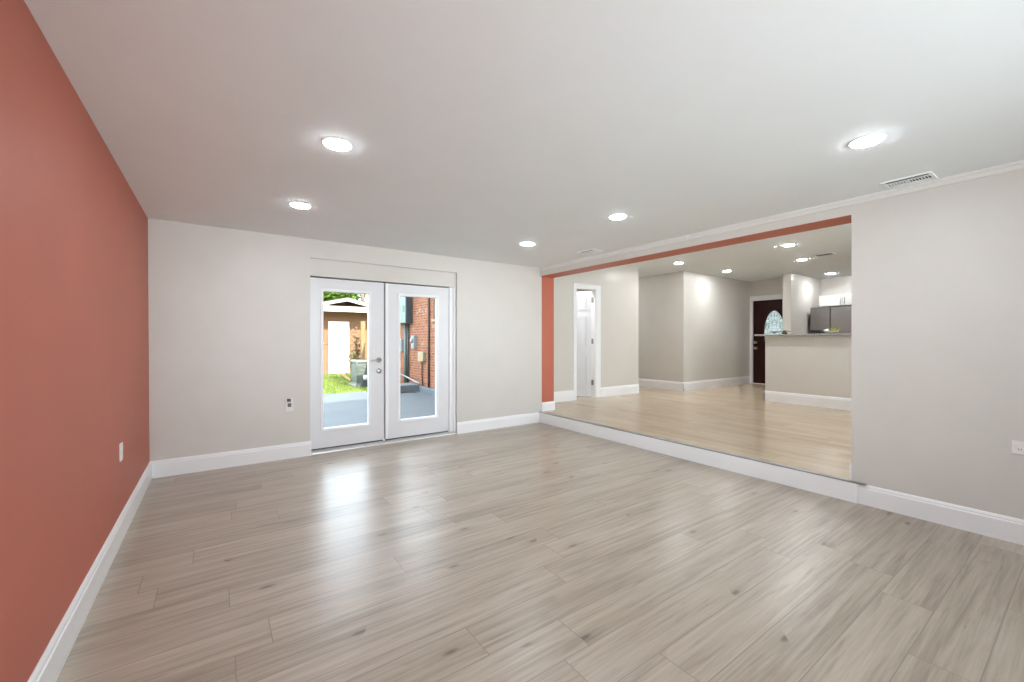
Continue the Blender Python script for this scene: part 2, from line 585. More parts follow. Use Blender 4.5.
# flat moulding at the top of the right wall and over the header
S(MB().prism([(XR - .004, 0, H), (XR - .016, 0, H), (XR - .016, 0, H - .016), (XR - .008, 0, H - .022), (XR - .008, 0, H - .052), (XR + .002, 0, H - .056), (XR + .002, 0, H)],
             (0, YB - YR, 0)).build('trim_3', 'mould', mtx=Matrix.Translation((0, YR, 0))),
  'narrow white moulding where the ceiling meets the header and right wall', 'moulding')

# ---- baseboards
def base(name, p0, p1, nrm, z, h, th, label, mat='white'):
    """a run from p0 to p1 (xy), profile pointing along nrm"""
    p0, p1, n = Vector((*p0, 0)), Vector((*p1, 0)), Vector((*nrm, 0))
    prof = [(0, 0), (th, 0), (th, h * .80), (th * .72, h * .84), (th * .72, h * .90), (th * .42, h * .97), (th * .2, h), (0, h)]
    pts = [p0 + n * (a - .001) + Vector((0, 0, z + q)) for a, q in prof]
    return S(MB().prism(pts, p1 - p0).build(name, mat), label, 'baseboard')
BH, BT = 0.162, 0.017
base('baseboard_left', (XL, YR), (XL, YB), (1, 0), 0, BH, BT, 'white baseboard at the foot of the terracotta wall')
base('baseboard_back', (XL, YB), (RX0 + .01, YB), (0, -1), 0, BH, BT, 'white baseboard between the terracotta wall and the French doors')
base('baseboard_back.001', (RX1, YB), (XR, YB), (0, -1), 0, BH, BT, 'short white baseboard between the French doors and the raised floor')
base('baseboard_right', (XR, YR), (XR, 1.155), (-1, 0), 0, BH - .002, BT, 'white baseboard on the greige wall under the grey outlet')
# step riser board and the nosing gap
S(MB().box((XR - .032, 1.15, 0), (XR + .03, YB - .001, ST - .008)).build('trim_4', 'white', bevel=.003),
  'long white riser board of the step up to the other floor', 'riser')
S(MB().box((XR - .030, 1.10, ST - .008), (XR + .03, YB - .001, ST + .002)).build('trim_5', 'galv'),
  'thin grey edge strip along the lip of the step', 'edging')

# ------------------------------------------------------------------ far room shell
S(MB().box((XR - .012, YJ, -.1), (XJ, YB - .001, ST)).box((XJ, -.5, -.1), (13.2, 9.6, ST)).build('floor_upper', 'floor2'),
  'honey oak plank floor of the raised room beyond the step', 'floor')
S(MB().box((XR + .1, -.6, FH), (13.2, 9.7, FH + .12)).build('ceiling_upper', 'ceil'),
  'white ceiling of the raised room beyond the header', 'ceiling')
DX0, DX1, DZ = 5.60, 6.125, ST + 2.15          # opening of the inner white door
b = MB()
b.box((XJ - .15, YB + .15, 0), (XJ, YD + .12, FH + .05))
b.box((XJ - .15, YD, 0), (DX0, YD + .12, FH + .05))
b.box((DX1, YD, 0), (7.446, YD + .12, FH + .05))
b.box((DX0, YD, DZ), (DX1, YD + .12, FH + .05))
b.box((7.326, YD + .12, 0), (7.446, 9.6, FH + .05))
S(b.build('wall_side', 'greige_far'), 'greige wall of the raised room holding the white panelled door', 'wall')
b = MB()
b.box((8.56, 5.469, 0), (11.70, 5.60, FH + .05))
b.box((8.56, 5.60, 0), (8.70, 9.6, FH + .05))
b.box((7.3, 9.5, 0), (8.7, 9.62, FH + .05))
S(b.build('wall_corner', 'greige_far'), 'greige wall of the raised room that juts out with a sharp corner', 'wall')
FX = 11.56             # wall with the mahogany front door
EY0, EY1, EZ = 4.37, 5.385, ST + 2.175
b = MB()
b.box((FX, EY1, 0), (FX + .14, 5.50, FH + .05))
b.box((FX, 4.3, EZ), (FX + .14, EY1, FH + .05))
S(b.build('wall_front', 'greige_far'), 'greige wall above the dark front door', 'wall')
PX = 10.80
S(MB().box((PX, 4.19, 0), (12.7, 4.362, FH + .05)).build('wall_partition', 'greige_far'),
  'greige partition wall between the front door and the refrigerator', 'wall')
b = MB()
b.box((12.5, -.6, 0), (12.66, 4.2, FH + .05))
b.box((XJ - .05, -.66, 0), (5.35, -.5, FH + .05))
b.box((7.75, -.66, 0), (12.66, -.5, FH + .05))
b.box((5.35, -.66, 0), (7.75, -.5, .92))
b.box((5.35, -.66, 2.32), (7.75, -.5, FH + .05))
S(b.build('wall_kitchen', 'greige_far'), 'greige kitchen wall behind the refrigerator and cabinet', 'wall')
w = empty('added_window_side', (6.55, -.6, .92), 'added white framed window of the raised room, unseen behind the greige wall, for its light', 'window', kind='structure')  # unseen window, added to send light through the wide opening
b = MB()
for x0, x1 in ((5.35, 5.41), (6.52, 6.58), (7.69, 7.75)):
    b.box((x0, -.62, .92), (x1, -.54, 2.32))
for z0, z1 in ((.92, .98), (2.26, 2.32)):
    b.box((5.35, -.62, z0), (7.75, -.54, z1))
b.build('window_frame', 'white', w)
MB().box((5.41, -.585, .98), (6.52, -.58, 2.26)).build('pane', 'glass', w)
MB().box((6.58, -.585, .98), (7.69, -.58, 2.26)).build('pane', 'glass', w)
BX, BY = 8.43, 3.70
S(MB().box((BX, -.49, 0), (BX + .15, BY, 1.384)).build('wall_bar', 'greige_far'),
  'greige half wall under the granite bar top', 'half wall')
BF = 0.195
base('baseboard_side', (XJ, YD), (DX0 - .075, YD), (0, -1), ST, BF, .018, 'white baseboard between the red jamb and the white panelled door')
base('baseboard_side.001', (DX1 + .14, YD), (7.446, YD), (0, -1), ST, BF, .018, 'white baseboard to the far side of the white panelled door')
base('baseboard_side.002', (7.446, YD), (7.446, 9.5), (1, 0), ST, BF, .018, 'white baseboard inside the passage past the panelled door')
base('baseboard_corner', (8.56, 5.455), (8.56, 9.5), (-1, 0), ST, BF, .018, 'white baseboard on the shaded face of the jutting wall')
base('baseboard_corner.001', (8.543, 5.469), (FX, 5.469), (0, -1), ST, BF, .018, 'white baseboard on the bright face of the jutting wall')
base('baseboard_bar', (BX, -.5), (BX, BY + .017), (-1, 0), ST, BF, .018, 'white baseboard along the front of the bar')
base('baseboard_bar.001', (BX - .017, BY), (BX + .15, BY), (0, 1), ST, BF, .018, 'white baseboard wrapping the free end of the bar')
base('baseboard_jamb', (XR + .03, YB - .004), (XJ + .012, YB - .004), (0, -1), ST, .145, .016, 'short white baseboard under the red jamb strip')
base('baseboard_jamb.001', (XR + .002, YJ), (XJ, YJ), (0, 1), ST, .145, .016, 'short white baseboard on the near jamb of the opening')
base('baseboard_partition', (PX, 4.17), (PX, 4.36), (-1, 0), ST, BF, .018, 'white baseboard on the end of the partition wall')

# ------------------------------------------------------------------ French doors
YF = 5.283                                     # room face of the leaves
S(MB().box((RX0, YB + .030, 2.046), (RX1, YF + .08, RZ)).build('trim_6', 'greige', bevel=.002),
  'greige filler panel in the recess above the French doors', 'panel')
b = MB()
b.box((RX0 - .06, YF + .004, .0), (RX0 + .004, YF + .10, 2.052))
b.box((2.648, YF - .006, .0), (2.700, YF + .10, 2.052))
b.box((2.700, YF - .03, .0), (RX1, YF + .10, 2.052))
b.box((RX0, YF + .06, 2.037), (2.70, YF + .10, 2.052))
f7 = S(b.build('trim_7', 'white', bevel=.002), 'white frame standing around the French doors', 'door frame')
b = MB()
b.box((RX0, YF + .035, 2.028), (2.66, YF + .062, 2.050)).box((1.722, YF + .046, .04), (1.755, YF + .062, 2.03)).box((2.632, YF + .030, .04), (2.649, YF + .062, 2.03))
b.build('gap_shade_strip', 'dark', f7)  # dark strips behind the leaf gaps, standing in for their shade
b = MB()
b.prism([(RX0 - .03, YB + .01, 0), (RX0 - .03, YB + .012, .012), (RX0 - .03, YF - .012, .030), (RX0 - .03, YF + .12, .030), (RX0 - .03, YF + .12, -.05), (RX0 - .03, YB + .02, -.05)], (RX1 - RX0 + .03, 0, 0))
S(b.build('trim_8', 'alu'), 'pale metal threshold under the French doors', 'threshold')

def french_leaf(name, x0, x1, g, label):
    gx0, gx1, gz0, gz1 = g
    z0, z1, y0, y1 = .048, 2.033, YF, YF + .045
    o = empty(name, (x0, y0, z0), label, 'door', kind='structure')
    b = MB()
    b.box((x0, y0, z0), (gx0, y1, z1))
    b.box((gx1, y0, z0), (x1, y1, z1))
    b.box((gx0, y0, z0), (gx1, y1, gz0))
    b.box((gx0, y0, gz1), (gx1, y1, z1))
    b.build('door_slab', 'door', o)
    b = MB()
    t = .026
    for ya, yb in ((y0 - .011, y0 + .012), (y1 - .012, y1 + .011)):
        b.box((gx0 - t, ya, gz0 - t), (gx0 + .004, yb, gz1 + t))
        b.box((gx1 - .004, ya, gz0 - t), (gx1 + t, yb, gz1 + t))
        b.box((gx0 + .004, ya, gz0 - t), (gx1 - .004, yb, gz0 + .004))
        b.box((gx0 + .004, ya, gz1 - .004), (gx1 - .004, yb, gz1 + t))
    b.build('lite_frame', 'white', o, bevel=.004)
    MB().box((gx0 - .01, y0 + .018, gz0 - .01), (gx1 + .01, y0 + .024, gz1 + .01)).build('glass_pane', 'glass', o)
    MB().box((x0 + .004, y0 + .008, .032), (x1 - .004, y1 - .008, z0)).build('door_sweep', 'greyplas', o)
    return o
dl = french_leaf('door_1', RX0 + .006, 1.731, (1.014, 1.545, .268, 1.886), 'white glazed French door leaf with the lever handle and deadbolt')
dr = french_leaf('door_2', 1.746, 2.640, (1.940, 2.462, .268, 1.886), 'white glazed French door leaf without any handle')
MB().box((1.748, YF - .013, .05), (1.785, YF, 2.03)).build('astragal', 'white', dr, bevel=.004)
# lever and deadbolt
hx = 1.669
h = MB().lathe([(0, 0), (.033, 0), (.033, -.006), (.026, -.014), (.013, -.017), (.013, -.040), (0, -.042)], 24, (hx, YF, 1.058), 'Y').build('lever_rose', 'nickel', dl, smooth=True)
MB().tube([(hx, YF - .036, 1.058), (hx - .02, YF - .045, 1.060), (hx - .06, YF - .048, 1.058), (hx - .115, YF - .044, 1.053)], [.010, .010, .009, .007], 12).build('lever', 'nickel', h, smooth=True)
h = MB().lathe([(0, 0), (.032, 0), (.032, -.008), (.024, -.016), (0, -.017)], 24, (hx, YF, .919), 'Y').build('deadbolt', 'nickel', dl, smooth=True)
MB().box((hx - .006, YF - .034, .900), (hx + .006, YF - .014, .938)).build('thumb_turn', 'nickel', h, bevel=.002)
for z in (.25, 1.05, 1.82):
    MB().tube([(2.646, YF - .006, z - .045), (2.646, YF - .006, z + .045)], .006, 10).build('hinge', 'white', dr)

# ------------------------------------------------------------------ inner white six panel door, ajar into the next room
b = MB()
cw = .078
for y0, y1 in ((YD - .016, YD + .002),):
    b.box((DX0 - cw, y0, ST), (DX0, y1, DZ + cw))
    b.box((DX1, y0, ST), (DX1 + .135, y1, DZ + cw))
    b.box((DX0, y0, DZ), (DX1, y1, DZ + cw))
b.box((DX0 - .001, YD - .004, ST), (DX0 + .014, YD + .12, DZ))
b.box((DX1 - .014, YD - .004, ST), (DX1 + .001, YD + .12, DZ))
b.box((DX0, YD - .004, DZ - .014), (DX1, YD + .12, DZ + .001))
S(b.build('trim_9', 'white', bevel=.003), 'white casing around the panelled door off the raised room', 'door casing')

def panel_faces(b, w, z0, hgt, y, s, rows, margin, mid):
    """raised six panel relief on a face at y, proud along s"""
    pw = (w - 2 * margin - mid) / 2
    for f0, f1 in rows:
        for i in range(2):
            x0 = margin + i * (pw + mid)
            x1 = x0 + pw
            za, zb = z0 + f0 * hgt, z0 + f1 * hgt
            for (ax, az, d) in ((0.0, 0.0, .016),):
                t = .014
                b.box((x0, y, za), (x0 + t, y + s * d, zb))
                b.box((x1 - t, y, za), (x1, y + s * d, zb))
                b.box((x0 + t, y, za), (x1 - t, y + s * d, za + t))
                b.box((x0 + t, y, zb - t), (x1 - t, y + s * d, zb))
            t = .034
            b.box((x0 + t, y, za + t), (x1 - t, y + s * .011, zb - t))

o = empty('door_3', (DX1 - .018, YD + .10, ST), 'open white six panel door seen in the doorway near the red jamb', 'door', kind='structure')
DW, DH = .64, 2.125
b = MB().box((0, -.035, .008), (DW, 0, DH))
panel_faces(b, DW, 0, DH, -.035, -1, ((.10, .39), (.47, .76), (.82, .94)), .09, .075)
panel_faces(b, DW, 0, DH, 0, 1, ((.10, .39), (.47, .76), (.82, .94)), .09, .075)
# the hinge axis is the door's own corner
rot = Matrix.Translation(o.location) @ Matrix.Rotation(PI / 2 + R(29), 4, 'Z')
b.build('door_slab', 'door', o, mtx=rot)
MB().lathe([(0, -.035), (.028, -.036), (.028, -.041), (.011, -.045), (.011, -.062), (.026, -.072), (.028, -.085), (.018, -.097), (0, -.099)], 20,
           (DW - .06, 0, .98), 'Y').build('door_knob', 'nickel', o, smooth=True, mtx=rot)
for z in (.30, 1.12, 1.94):
    b = MB().tube([(DX1 - .020, YD + .082, ST + z - .05), (DX1 - .020, YD + .082, ST + z + .05)], .008, 10)
    b.box((DX1 - .022, YD + .04, ST + z - .05), (DX1 - .0135, YD + .082, ST + z + .05))
    b.build('hinge', 'galv', o)

# the small room behind it
b = MB()
b.box((4.80, YD + .12, 0), (4.95, 9.0, FH))
b.box((4.95, 8.9, 0), (7.33, 9.0, FH))
S(b.build('wall_bedroom', 'greige'), 'pale wall of the room behind the panelled door', 'wall')

# ------------------------------------------------------------------ front door, dark mahogany with an oval light
CY, CZ, RY, RZo = 4.88, 1.49, .245, .575
o = empty('door_4', (FX + .05, CY, ST), 'dark mahogany front door with an oval leaded glass', 'door', kind='structure')
def oval(ry, rz, x, n=56):
    return [(x, CY + ry * math.cos(2 * PI * i / n), CZ + rz * math.sin(2 * PI * i / n)) for i in range(n)]
def oval_rect(x, n=56):
    """points on the door's outline facing each oval point, corners included by snapping"""
    y0, y1, z0, z1 = EY0 + .005, EY1 - .003, ST + .01, EZ - .003
    out = []
    for i in range(n):
        a = 2 * PI * i / n
        c, s_ = math.cos(a), math.sin(a)
        ty = ((y1 if c > 0 else y0) - CY) / c if abs(c) > 1e-6 else 1e9
        tz = ((z1 if s_ > 0 else z0) - CZ) / s_ if abs(s_) > 1e-6 else 1e9
        t = min(ty, tz)
        out.append([x, CY + t * c, CZ + t * s_])
    for cy_ in (y0, y1):
        for cz_ in (z0, z1):
            k = min(range(n), key=lambda i: (out[i][1] - cy_) ** 2 + (out[i][2] - cz_) ** 2)
            out[k] = [x, cy_, cz_]
    return out
def ring(b, loops):
    vl = [[b.bm.verts.new(p) for p in L] for L in loops]
    n = len(vl[0])
    for a, c in zip(vl, vl[1:] + vl[:1]):
        for i in range(n):
            b.bm.faces.new((a[i], a[(i + 1) % n], c[(i + 1) % n], c[i]))
b = MB()
ring(b, [oval_rect(FX + .03), oval(RY, RZo, FX + .03), oval(RY, RZo, FX + .075), oval_rect(FX + .075)])
b.build('door_slab', 'mahogany', o)
b = MB()
ring(b, [oval(RY + .028, RZo + .028, FX + .03), oval(RY + .020, RZo + .020, FX + .016), oval(RY - .006, RZo - .006, FX + .020), oval(RY - .012, RZo - .012, FX + .045), oval(RY + .028, RZo + .028, FX + .045)])
b.build('oval_frame', 'mahogany', o)
b = MB()
b.prism(oval(RY - .002, RZo - .002, FX + .048), (.008, 0, 0))
b.build('leaded_glass', 'leaded', o)
for nm, z in (('door_knob', 1.245), ('deadbolt', 1.098)):
    MB().lathe([(0, .03), (.036, .03), (.036, .022), (.014, .016), (.014, -.01), (.032, -.022), (.034, -.036), (.020, -.050), (0, -.052)], 20, (FX, 5.315, z), 'X').build(nm, 'nickel', o, smooth=True)
b = MB()
b.box((FX - .018, EY1, ST), (FX + .002, 5.452, EZ + .12))
b.box((FX - .018, 4.362, EZ), (FX + .002, EY1, EZ + .12))
b.box((FX - .004, EY1 - .002, ST), (FX + .10, EY1 + .02, EZ))
b.box((FX - .004, 4.30, EZ - .002), (FX + .10, EY1, EZ + .02))
b.box((FX - .004, 4.362, ST - .02), (FX + .13, EY1, ST + .014))
S(b.build('trim_10', 'white', bevel=.003), 'white casing around the dark front door', 'door casing')

# ------------------------------------------------------------------ recessed lights
def light_proto(lens, r=.088):
    o = empty('recessed_light', (0, 0, 0))
    MB().lathe([(r * .80, -.001), (r * .83, -.006), (r * .92, -.006), (r, -.002), (r, .0), (r * .8, .0)], 40).build('trim_ring', 'white', o, smooth=True)
    MB().lathe([(0, -.013), (r * .5, -.0125), (r * .72, -.0115), (r * .81, -.009), (r * .83, -.005), (r * .83, .0), (0, 0)], 40).build('lens', lens, o, smooth=True)
    return o
proto = light_proto('lens')
far_proto = light_proto('lens_far')
bed_proto = light_proto('lens_added_bedroom')
G1, G2 = 'round lights in the near ceiling', 'round lights in the far ceiling'
spots = [
    (0.577, 2.597, H, 'round recessed ceiling light, the larger of the two in front of the terracotta wall', G1),
    (0.582, 3.956, H, 'small round recessed ceiling light over the terracotta corner, above the left French door', G1),
    (3.030, 3.980, H, 'small round recessed ceiling light near the corner where header and back wall meet', G1),
    (3.050, 2.622, H, 'round recessed ceiling light halfway along the header, in the near ceiling', G1),
    (3.066, 0.799, H, 'large round recessed ceiling light beside the white vent register', G1),
    (7.60, 4.97, FH, 'round light in the far ceiling closest to the jutting wall corner', G2),
    (9.37, 4.92, FH, 'round light in the far ceiling that washes the bright jutting wall', G2),
    (7.63, 2.99, FH, 'round light in the far ceiling nearest to the red header underside', G2),
    (9.21, 3.38, FH, 'round light in the far ceiling just before the far vent', G2),
    (11.70, 3.70, FH, 'round light in the far ceiling above the refrigerator', G2),
    (0.58, 0.80, H, 'round recessed ceiling light overhead of the viewer by the terracotta wall', G1),
    (8.0, 7.6, FH, 'added unseen round ceiling light in the passage past the panelled door', G2),  # added lamp, brightens the shaded face of the jutting wall
    (6.0, 1.0, FH, 'added unseen round light in the far ceiling behind the greige wall', G2),  # this and the next lamp are added out of view for brightness
    (10.4, 2.0, FH, 'added unseen round light in the far ceiling over the kitchen behind the greige wall', G2),
    (5.25, 6.35, FH, 'added unseen round ceiling light in the room behind the panelled door', G2),  # added lamp, placed to light the face of the open door
]
for i, (x, y, z, lab, g) in enumerate(spots):
    p = proto if z == H else bed_proto if x < 5.5 else far_proto
    o = p if i in (0, 5, len(spots) - 1) else copy_tree(p)
    o.location = (x, y, z)
    tag(o, lab, 'ceiling light', g)

# ------------------------------------------------------------------ ceiling registers
def register(x, y, z, lx, ly, label, louvre='ceil'):
    """register on a ceiling, long side along Y"""
    o = empty('air_vent', (x, y, z), label, 'air vent')
    x0, x1, y0, y1 = x - lx / 2, x + lx / 2, y - ly / 2, y + ly / 2
    m = min(lx, ly) * .10
    b = MB()
    for a, c in (((x0, y0), (x0 + m, y1)), ((x1 - m * 1.6, y0), (x1, y1)), ((x0 + m, y0), (x1 - m * 1.6, y0 + m)), ((x0 + m, y1 - m), (x1 - m * 1.6, y1))):
        b.box((*a, z - .010), (*c, z + .001))
    b.build('frame', 'ceil', o, bevel=.004)
    ix0, ix1, iy0, iy1 = x0 + m, x1 - m * 1.6, y0 + m, y1 - m
    MB().box((ix0 - .002, iy0 - .002, z - .003), (ix1 + .002, iy1 + .002, z - .001)).build('dark_backing', 'ventshade', o)  # flat dark plate stands in for the shaded hollow behind the slats
    xm = ix0 + (ix1 - ix0) * .26
    b = MB()
    b.box((xm, iy0, z - .007), (xm + (ix1 - ix0) * .18, iy1, z - .001))
    ym = (iy0 + iy1) / 2
    b.box((xm, ym - .004, z - .009), (ix1, ym + .004, z - .001))
    n = 7
    for k in range(n + 1):
        for half in (0, 1):
            ya = (iy0 if half == 0 else ym) + k / n * (ym - iy0)
            s = .0026 if half == 0 else .0052
            b.box((xm, max(iy0, ya - s), z - .006), (ix1, min(iy1, ya + s), z - .002))
    b.box((xm + (ix1 - xm) * .84, iy0, z - .0065), (ix1, iy1, z - .002))
    b.build('louvre', louvre, o)
    MB().box((xm + .01, ym - .003, z - .016), (xm + .022, ym + .003, z - .006)).build('damper_lever', 'ceil', o)
    return o
register(4.066, .822, H, .20, .27, 'white slotted air vent in the near ceiling beside the large round light')
register(3.963, 3.868, H, .20, .27, 'small white air vent in the near ceiling close to the far end of the header')
register(8.99, 2.95, FH, .22, .30, 'white air vent in the far ceiling beyond the red header, louvres greyed for slot shade', 'boxgrey')  # grey louvres stand in for shade in slots too fine to show

# small hook on the header moulding
o = MB().tube([(XR - .004, 2.632, 2.44), (XR - .03, 2.632, 2.438), (XR - .04, 2.632, 2.425), (XR - .034, 2.632, 2.412)], .005, 8).build('hook', 'plastic')
tag(o, 'tiny white hook on the moulding above the opening', 'hook')

# ------------------------------------------------------------------ outlets
o = empty('wall_outlet', (XL, 3.762, .568), 'white wall outlet plate low on the terracotta wall', 'outlet')
MB().box((XL - .006, 3.727, .510), (XL + .005, 3.797, .626)).build('cover_plate', 'plastic', o, bevel=.003)
for z in (.545, .591):
    MB().box((XL + .002, 3.747, z - .016), (XL + .008, 3.777, z + .016)).build('socket', 'plastic', o, bevel=.002)
o = empty('wall_outlet', (.655, YB, .59), 'white outlet plate with a dark plugged adapter beside the French doors', 'outlet')
MB().box((.613, YB - .008, .520), (.697, YB + .001, .665)).build('cover_plate', 'plastic', o, bevel=.003)
MB().box((.630, YB - .030, .628), (.668, YB - .006, .660)).build('adapter', 'greyplas', o, bevel=.004)
MB().box((.638, YB - .028, .572), (.672, YB - .006, .612)).build('adapter', 'greyplas', o, bevel=.004)
o = empty('wall_outlet', (XR, .30, .618), 'white sideways outlet plate on the greige wall near the edge of view', 'outlet')
MB().box((XR - .008, .240, .576), (XR + .001, .358, .660)).build('cover_plate', 'plastic', o, bevel=.003)
for y in (.276, .322):
    k = MB().box((XR - .012, y - .018, .600), (XR - .005, y + .018, .636)).build('socket', 'plastic', o, bevel=.003)
    MB().box((XR - .0128, y - .007, .605), (XR - .0115, y - .003, .613)).box((XR - .0128, y + .004, .605), (XR - .0115, y + .008, .613)).build('slot', 'black', k)

# ------------------------------------------------------------------ bar and kitchen
o = MB().box((BX - .10, -.48, 1.385), (BX + .40, BY + .155, 1.418)).build('countertop', 'granite', bevel=.006)
tag(o, 'speckled grey granite bar top on the greige half wall', 'countertop')
CT = 1.418

# refrigerator
FXF, FY0, FY1, FZ = 11.70, 3.18, 4.125, 2.085
o = empty('refrigerator', (FXF + .4, (FY0 + FY1) / 2, ST), 'stainless steel French door refrigerator behind the granite bar', 'refrigerator')
MB().box((FXF + .075, FY0 + .01, ST + .03), (12.47, FY1 - .005, FZ - .02)).build('cabinet_body', 'greyplas', o, bevel=.006)
ym = (FY0 + FY1) / 2 + .0
ym = 3.722
for a, c in ((ym + .006, FY1), (FY0, ym - .006)):
    d = MB().box((FXF, a, ST + .78), (FXF + .07, c, FZ)).build('door', 'steel', o, bevel=.010)
    hy = a + .035 if a > ym else c - .035
    MB().tube([(FXF + .005, hy, 1.55), (FXF - .05, hy, 1.57), (FXF - .05, hy, 1.2), (FXF - .05, hy, 1.05), (FXF + .005, hy, 1.03)], .014, 10).build('handle', 'nickel', d, smooth=True)
d = MB().box((FXF, FY0, ST + .09), (FXF + .07, FY1, ST + .765)).build('freezer_drawer', 'steel', o, bevel=.010)
MB().tube([(FXF + .005, FY0 + .1, .86), (FXF - .05, FY0 + .11, .86), (FXF - .05, FY1 - .11, .86), (FXF + .005, FY1 - .1, .86)], .014, 10).build('handle', 'nickel', d, smooth=True)
MB().box((FXF + .03, FY0 + .02, ST), (FXF + .5, FY1 - .02, ST + .085)).build('toe_grille', 'black', o)

# cabinet above
KX, KZ0, KZ1 = 11.92, 2.118, 2.375
o = empty('wall_cabinet', (12.2, 3.55, KZ0), 'white shaker cabinet with two doors above the refrigerator', 'cabinet')
MB().box((KX + .02, 3.06, KZ0), (12.505, 4.02, KZ1)).build('carcass', 'cabinet', o)
for a, c, hy in ((3.552, 4.018, 3.59), (3.062, 3.546, 3.508)):
    d = MB().box((KX + .006, a, KZ0 + .003), (KX + .02, c, KZ1 - .003))
    f = .05
    d.box((KX - .002, a, KZ0 + .003), (KX + .008, a + f, KZ1 - .003)).box((KX - .002, c - f, KZ0 + .003), (KX + .008, c, KZ1 - .003))
    d.box((KX - .002, a + f, KZ0 + .003), (KX + .008, c - f, KZ0 + f)).box((KX - .002, a + f, KZ1 - f), (KX + .008, c - f, KZ1 - .003))
    d = d.build('door', 'cabinet', o)
    MB().tube([(KX, hy, KZ0 + .03), (KX - .03, hy, KZ0 + .035), (KX - .03, hy, KZ0 + .175), (KX, hy, KZ0 + .18)], .006, 8).build('handle', 'black', d)

# things on the bar
random.seed(4)
def leaves(b, c, n, spread, size, up=0.5):
    for _ in range(n):
        a = random.uniform(0, 2 * PI)
        p = Vector(c) + Vector((random.gauss(0, spread[0]), random.gauss(0, spread[1]), random.gauss(0, spread[2])))
        d = Vector((math.cos(a), math.sin(a), random.uniform(-.3, 1) * up)).normalized() * size * random.uniform(.6, 1.2)
        sd_ = d.cross(Vector((random.gauss(0, .4), random.gauss(0, .4), 1))).normalized() * size * .30
        b.quad(p, p + d * .5 + sd_, p + d, p + d * .5 - sd_)
    return b
def blade_leaf(b, base_, tip, wid, seg=5, bend=.25):
    base_, tip = Vector(base_), Vector(tip)
    d = tip - base_
    side = d.cross(Vector((1, .2, .1))).normalized()
    drop = Vector((d.x, d.y, 0)) * bend
    prev = None
    for i in range(seg + 1):
        t = i / seg
        p = base_ + d * t + drop * t * t - Vector((0, 0, bend * d.length * .35 * t * t))
        w_ = wid * math.sin(PI * min(1, .15 + t * .85)) * .5 + .0006
        q = (b.bm.verts.new(p - side * w_), b.bm.verts.new(p + side * w_))
        if prev:
            b.bm.faces.new((prev[0], prev[1], q[1], q[0]))
        prev = q
px, py = BX + .22, 3.46
o = empty('potted_plant', (px, py, CT), 'small dark green plant near the free end of the granite bar top', 'plant')
MB().lathe([(0, 0), (.035, 0), (.05, .02), (.052, .028), (.046, .028), (.04, .012), (0, .010)], 24, (px, py, CT)).build('dish', 'greyplas', o, smooth=True)
leaves(MB(), (px, py, CT + .040), 90, (.024, .03, .012), .035, .8).build('foliage', 'leafdk', o)
px, py = BX + .25, 2.75
o = empty('potted_plant', (px, py, CT), 'white bowl of yellow green leaves on the granite bar top', 'plant')
MB().lathe([(0, 0), (.04, 0), (.075, .022), (.105, .040), (.105, .048), (.075, .034), (.035, .014), (0, .012)], 32, (px, py, CT)).build('bowl', 'pot', o, smooth=True)
b = MB()
for i in range(16):
    a = random.uniform(0, 2 * PI)
    q = random.uniform(.03, .10)
    blade_leaf(b, (px + .02 * math.cos(a), py - .03 + .02 * math.sin(a), CT + .02), (px + q * math.cos(a), py - .04 + q * math.sin(a), CT + random.uniform(.06, .17)), .022)
b.build('foliage', 'leafyel', o)
b = MB()
for i in range(9):
    a = random.uniform(0, 2 * PI)
    b.lathe([(0, -.022), (.018, -.012), (.024, 0), (.018, .014), (0, .020)], 10, (px + .05 * math.cos(a), py + .045 + .035 * math.sin(a), CT + .055))
b.build('blossom', 'pot', o, smooth=True)
px, py = BX + .27, 2.962
o = empty('serving_tray', (px, py, CT), 'black deep tray standing on the granite bar top beside the white bowl', 'tray')
MB().box((px - .09, py - .082, CT), (px + .09, py + .082, CT + .014)).build('base', 'black', o, bevel=.004)
b = MB()
b.box((px - .095, py - .087, CT + .010), (px - .083, py + .087, CT + .066)).box((px + .083, py - .087, CT + .010), (px + .095, py + .087, CT + .066))
b.box((px - .083, py - .087, CT + .010), (px + .083, py - .075, CT + .066)).box((px - .083, py + .075, CT + .010), (px + .083, py + .087, CT + .066))
b.build('rim', 'black', o, bevel=.003)

# ------------------------------------------------------------------ outdoors: shell of the house, roofs
b = MB()
b.box((XL - .6, -5.4, H + .14), (XR + .2, YB + .22, 3.62))  # unseen roof, raised to shade the patio and stretched to shade the rear window
S(b.build('roof_1', 'shingle'), 'flat roof over the near room, height and overhang shaped to block the sun', 'roof')
S(MB().box((XR + .2, -3.6, FH + .14), (13.2, 6.0, FH + .28)).build('roof_2', 'shingle'), 'roof over the raised room, overhang stretched to block the sun', 'roof')  # overhang lengthened to keep the sun out of the side window
G = -.10
# brick wing
WX, WY0, WY1, WZ = 4.71, YD + .12, 13.0, 3.0
b = MB()
wy0, wy1, wz0, wz1 = 9.45, 10.31, 1.86, 2.72
b.box((WX, WY0, G - .3), (WX + .10, wy0, WZ))
b.box((WX, wy1, G - .3), (WX + .10, WY1, WZ))
b.box((WX, wy0, G - .3), (WX + .10, wy1, wz0))
b.box((WX, wy0, wz1), (WX + .10, wy1, WZ))
b.box((WX + .10, WY1 - .1, G - .3), (8.5, WY1, WZ))
b.box((8.4, 9.65, G - .3), (8.5, WY1 - .1, WZ))
b.box((WX + .10, 9.05, G - .3), (8.4, 9.2, WZ))
S(b.build('wall_brick', 'brick'), 'weathered red brick wall outside the right French door leaf', 'wall')
S(MB().box((WX - .15, WY0 + .2, WZ), (8.7, WY1 + .2, WZ + .12)).build('roof_3', 'shingle'), 'flat roof over the brick wing', 'roof')
w = empty('window_1', (WX + .03, (wy0 + wy1) / 2, wz0), 'dark window high in the brick wall outside', 'window', kind='structure')
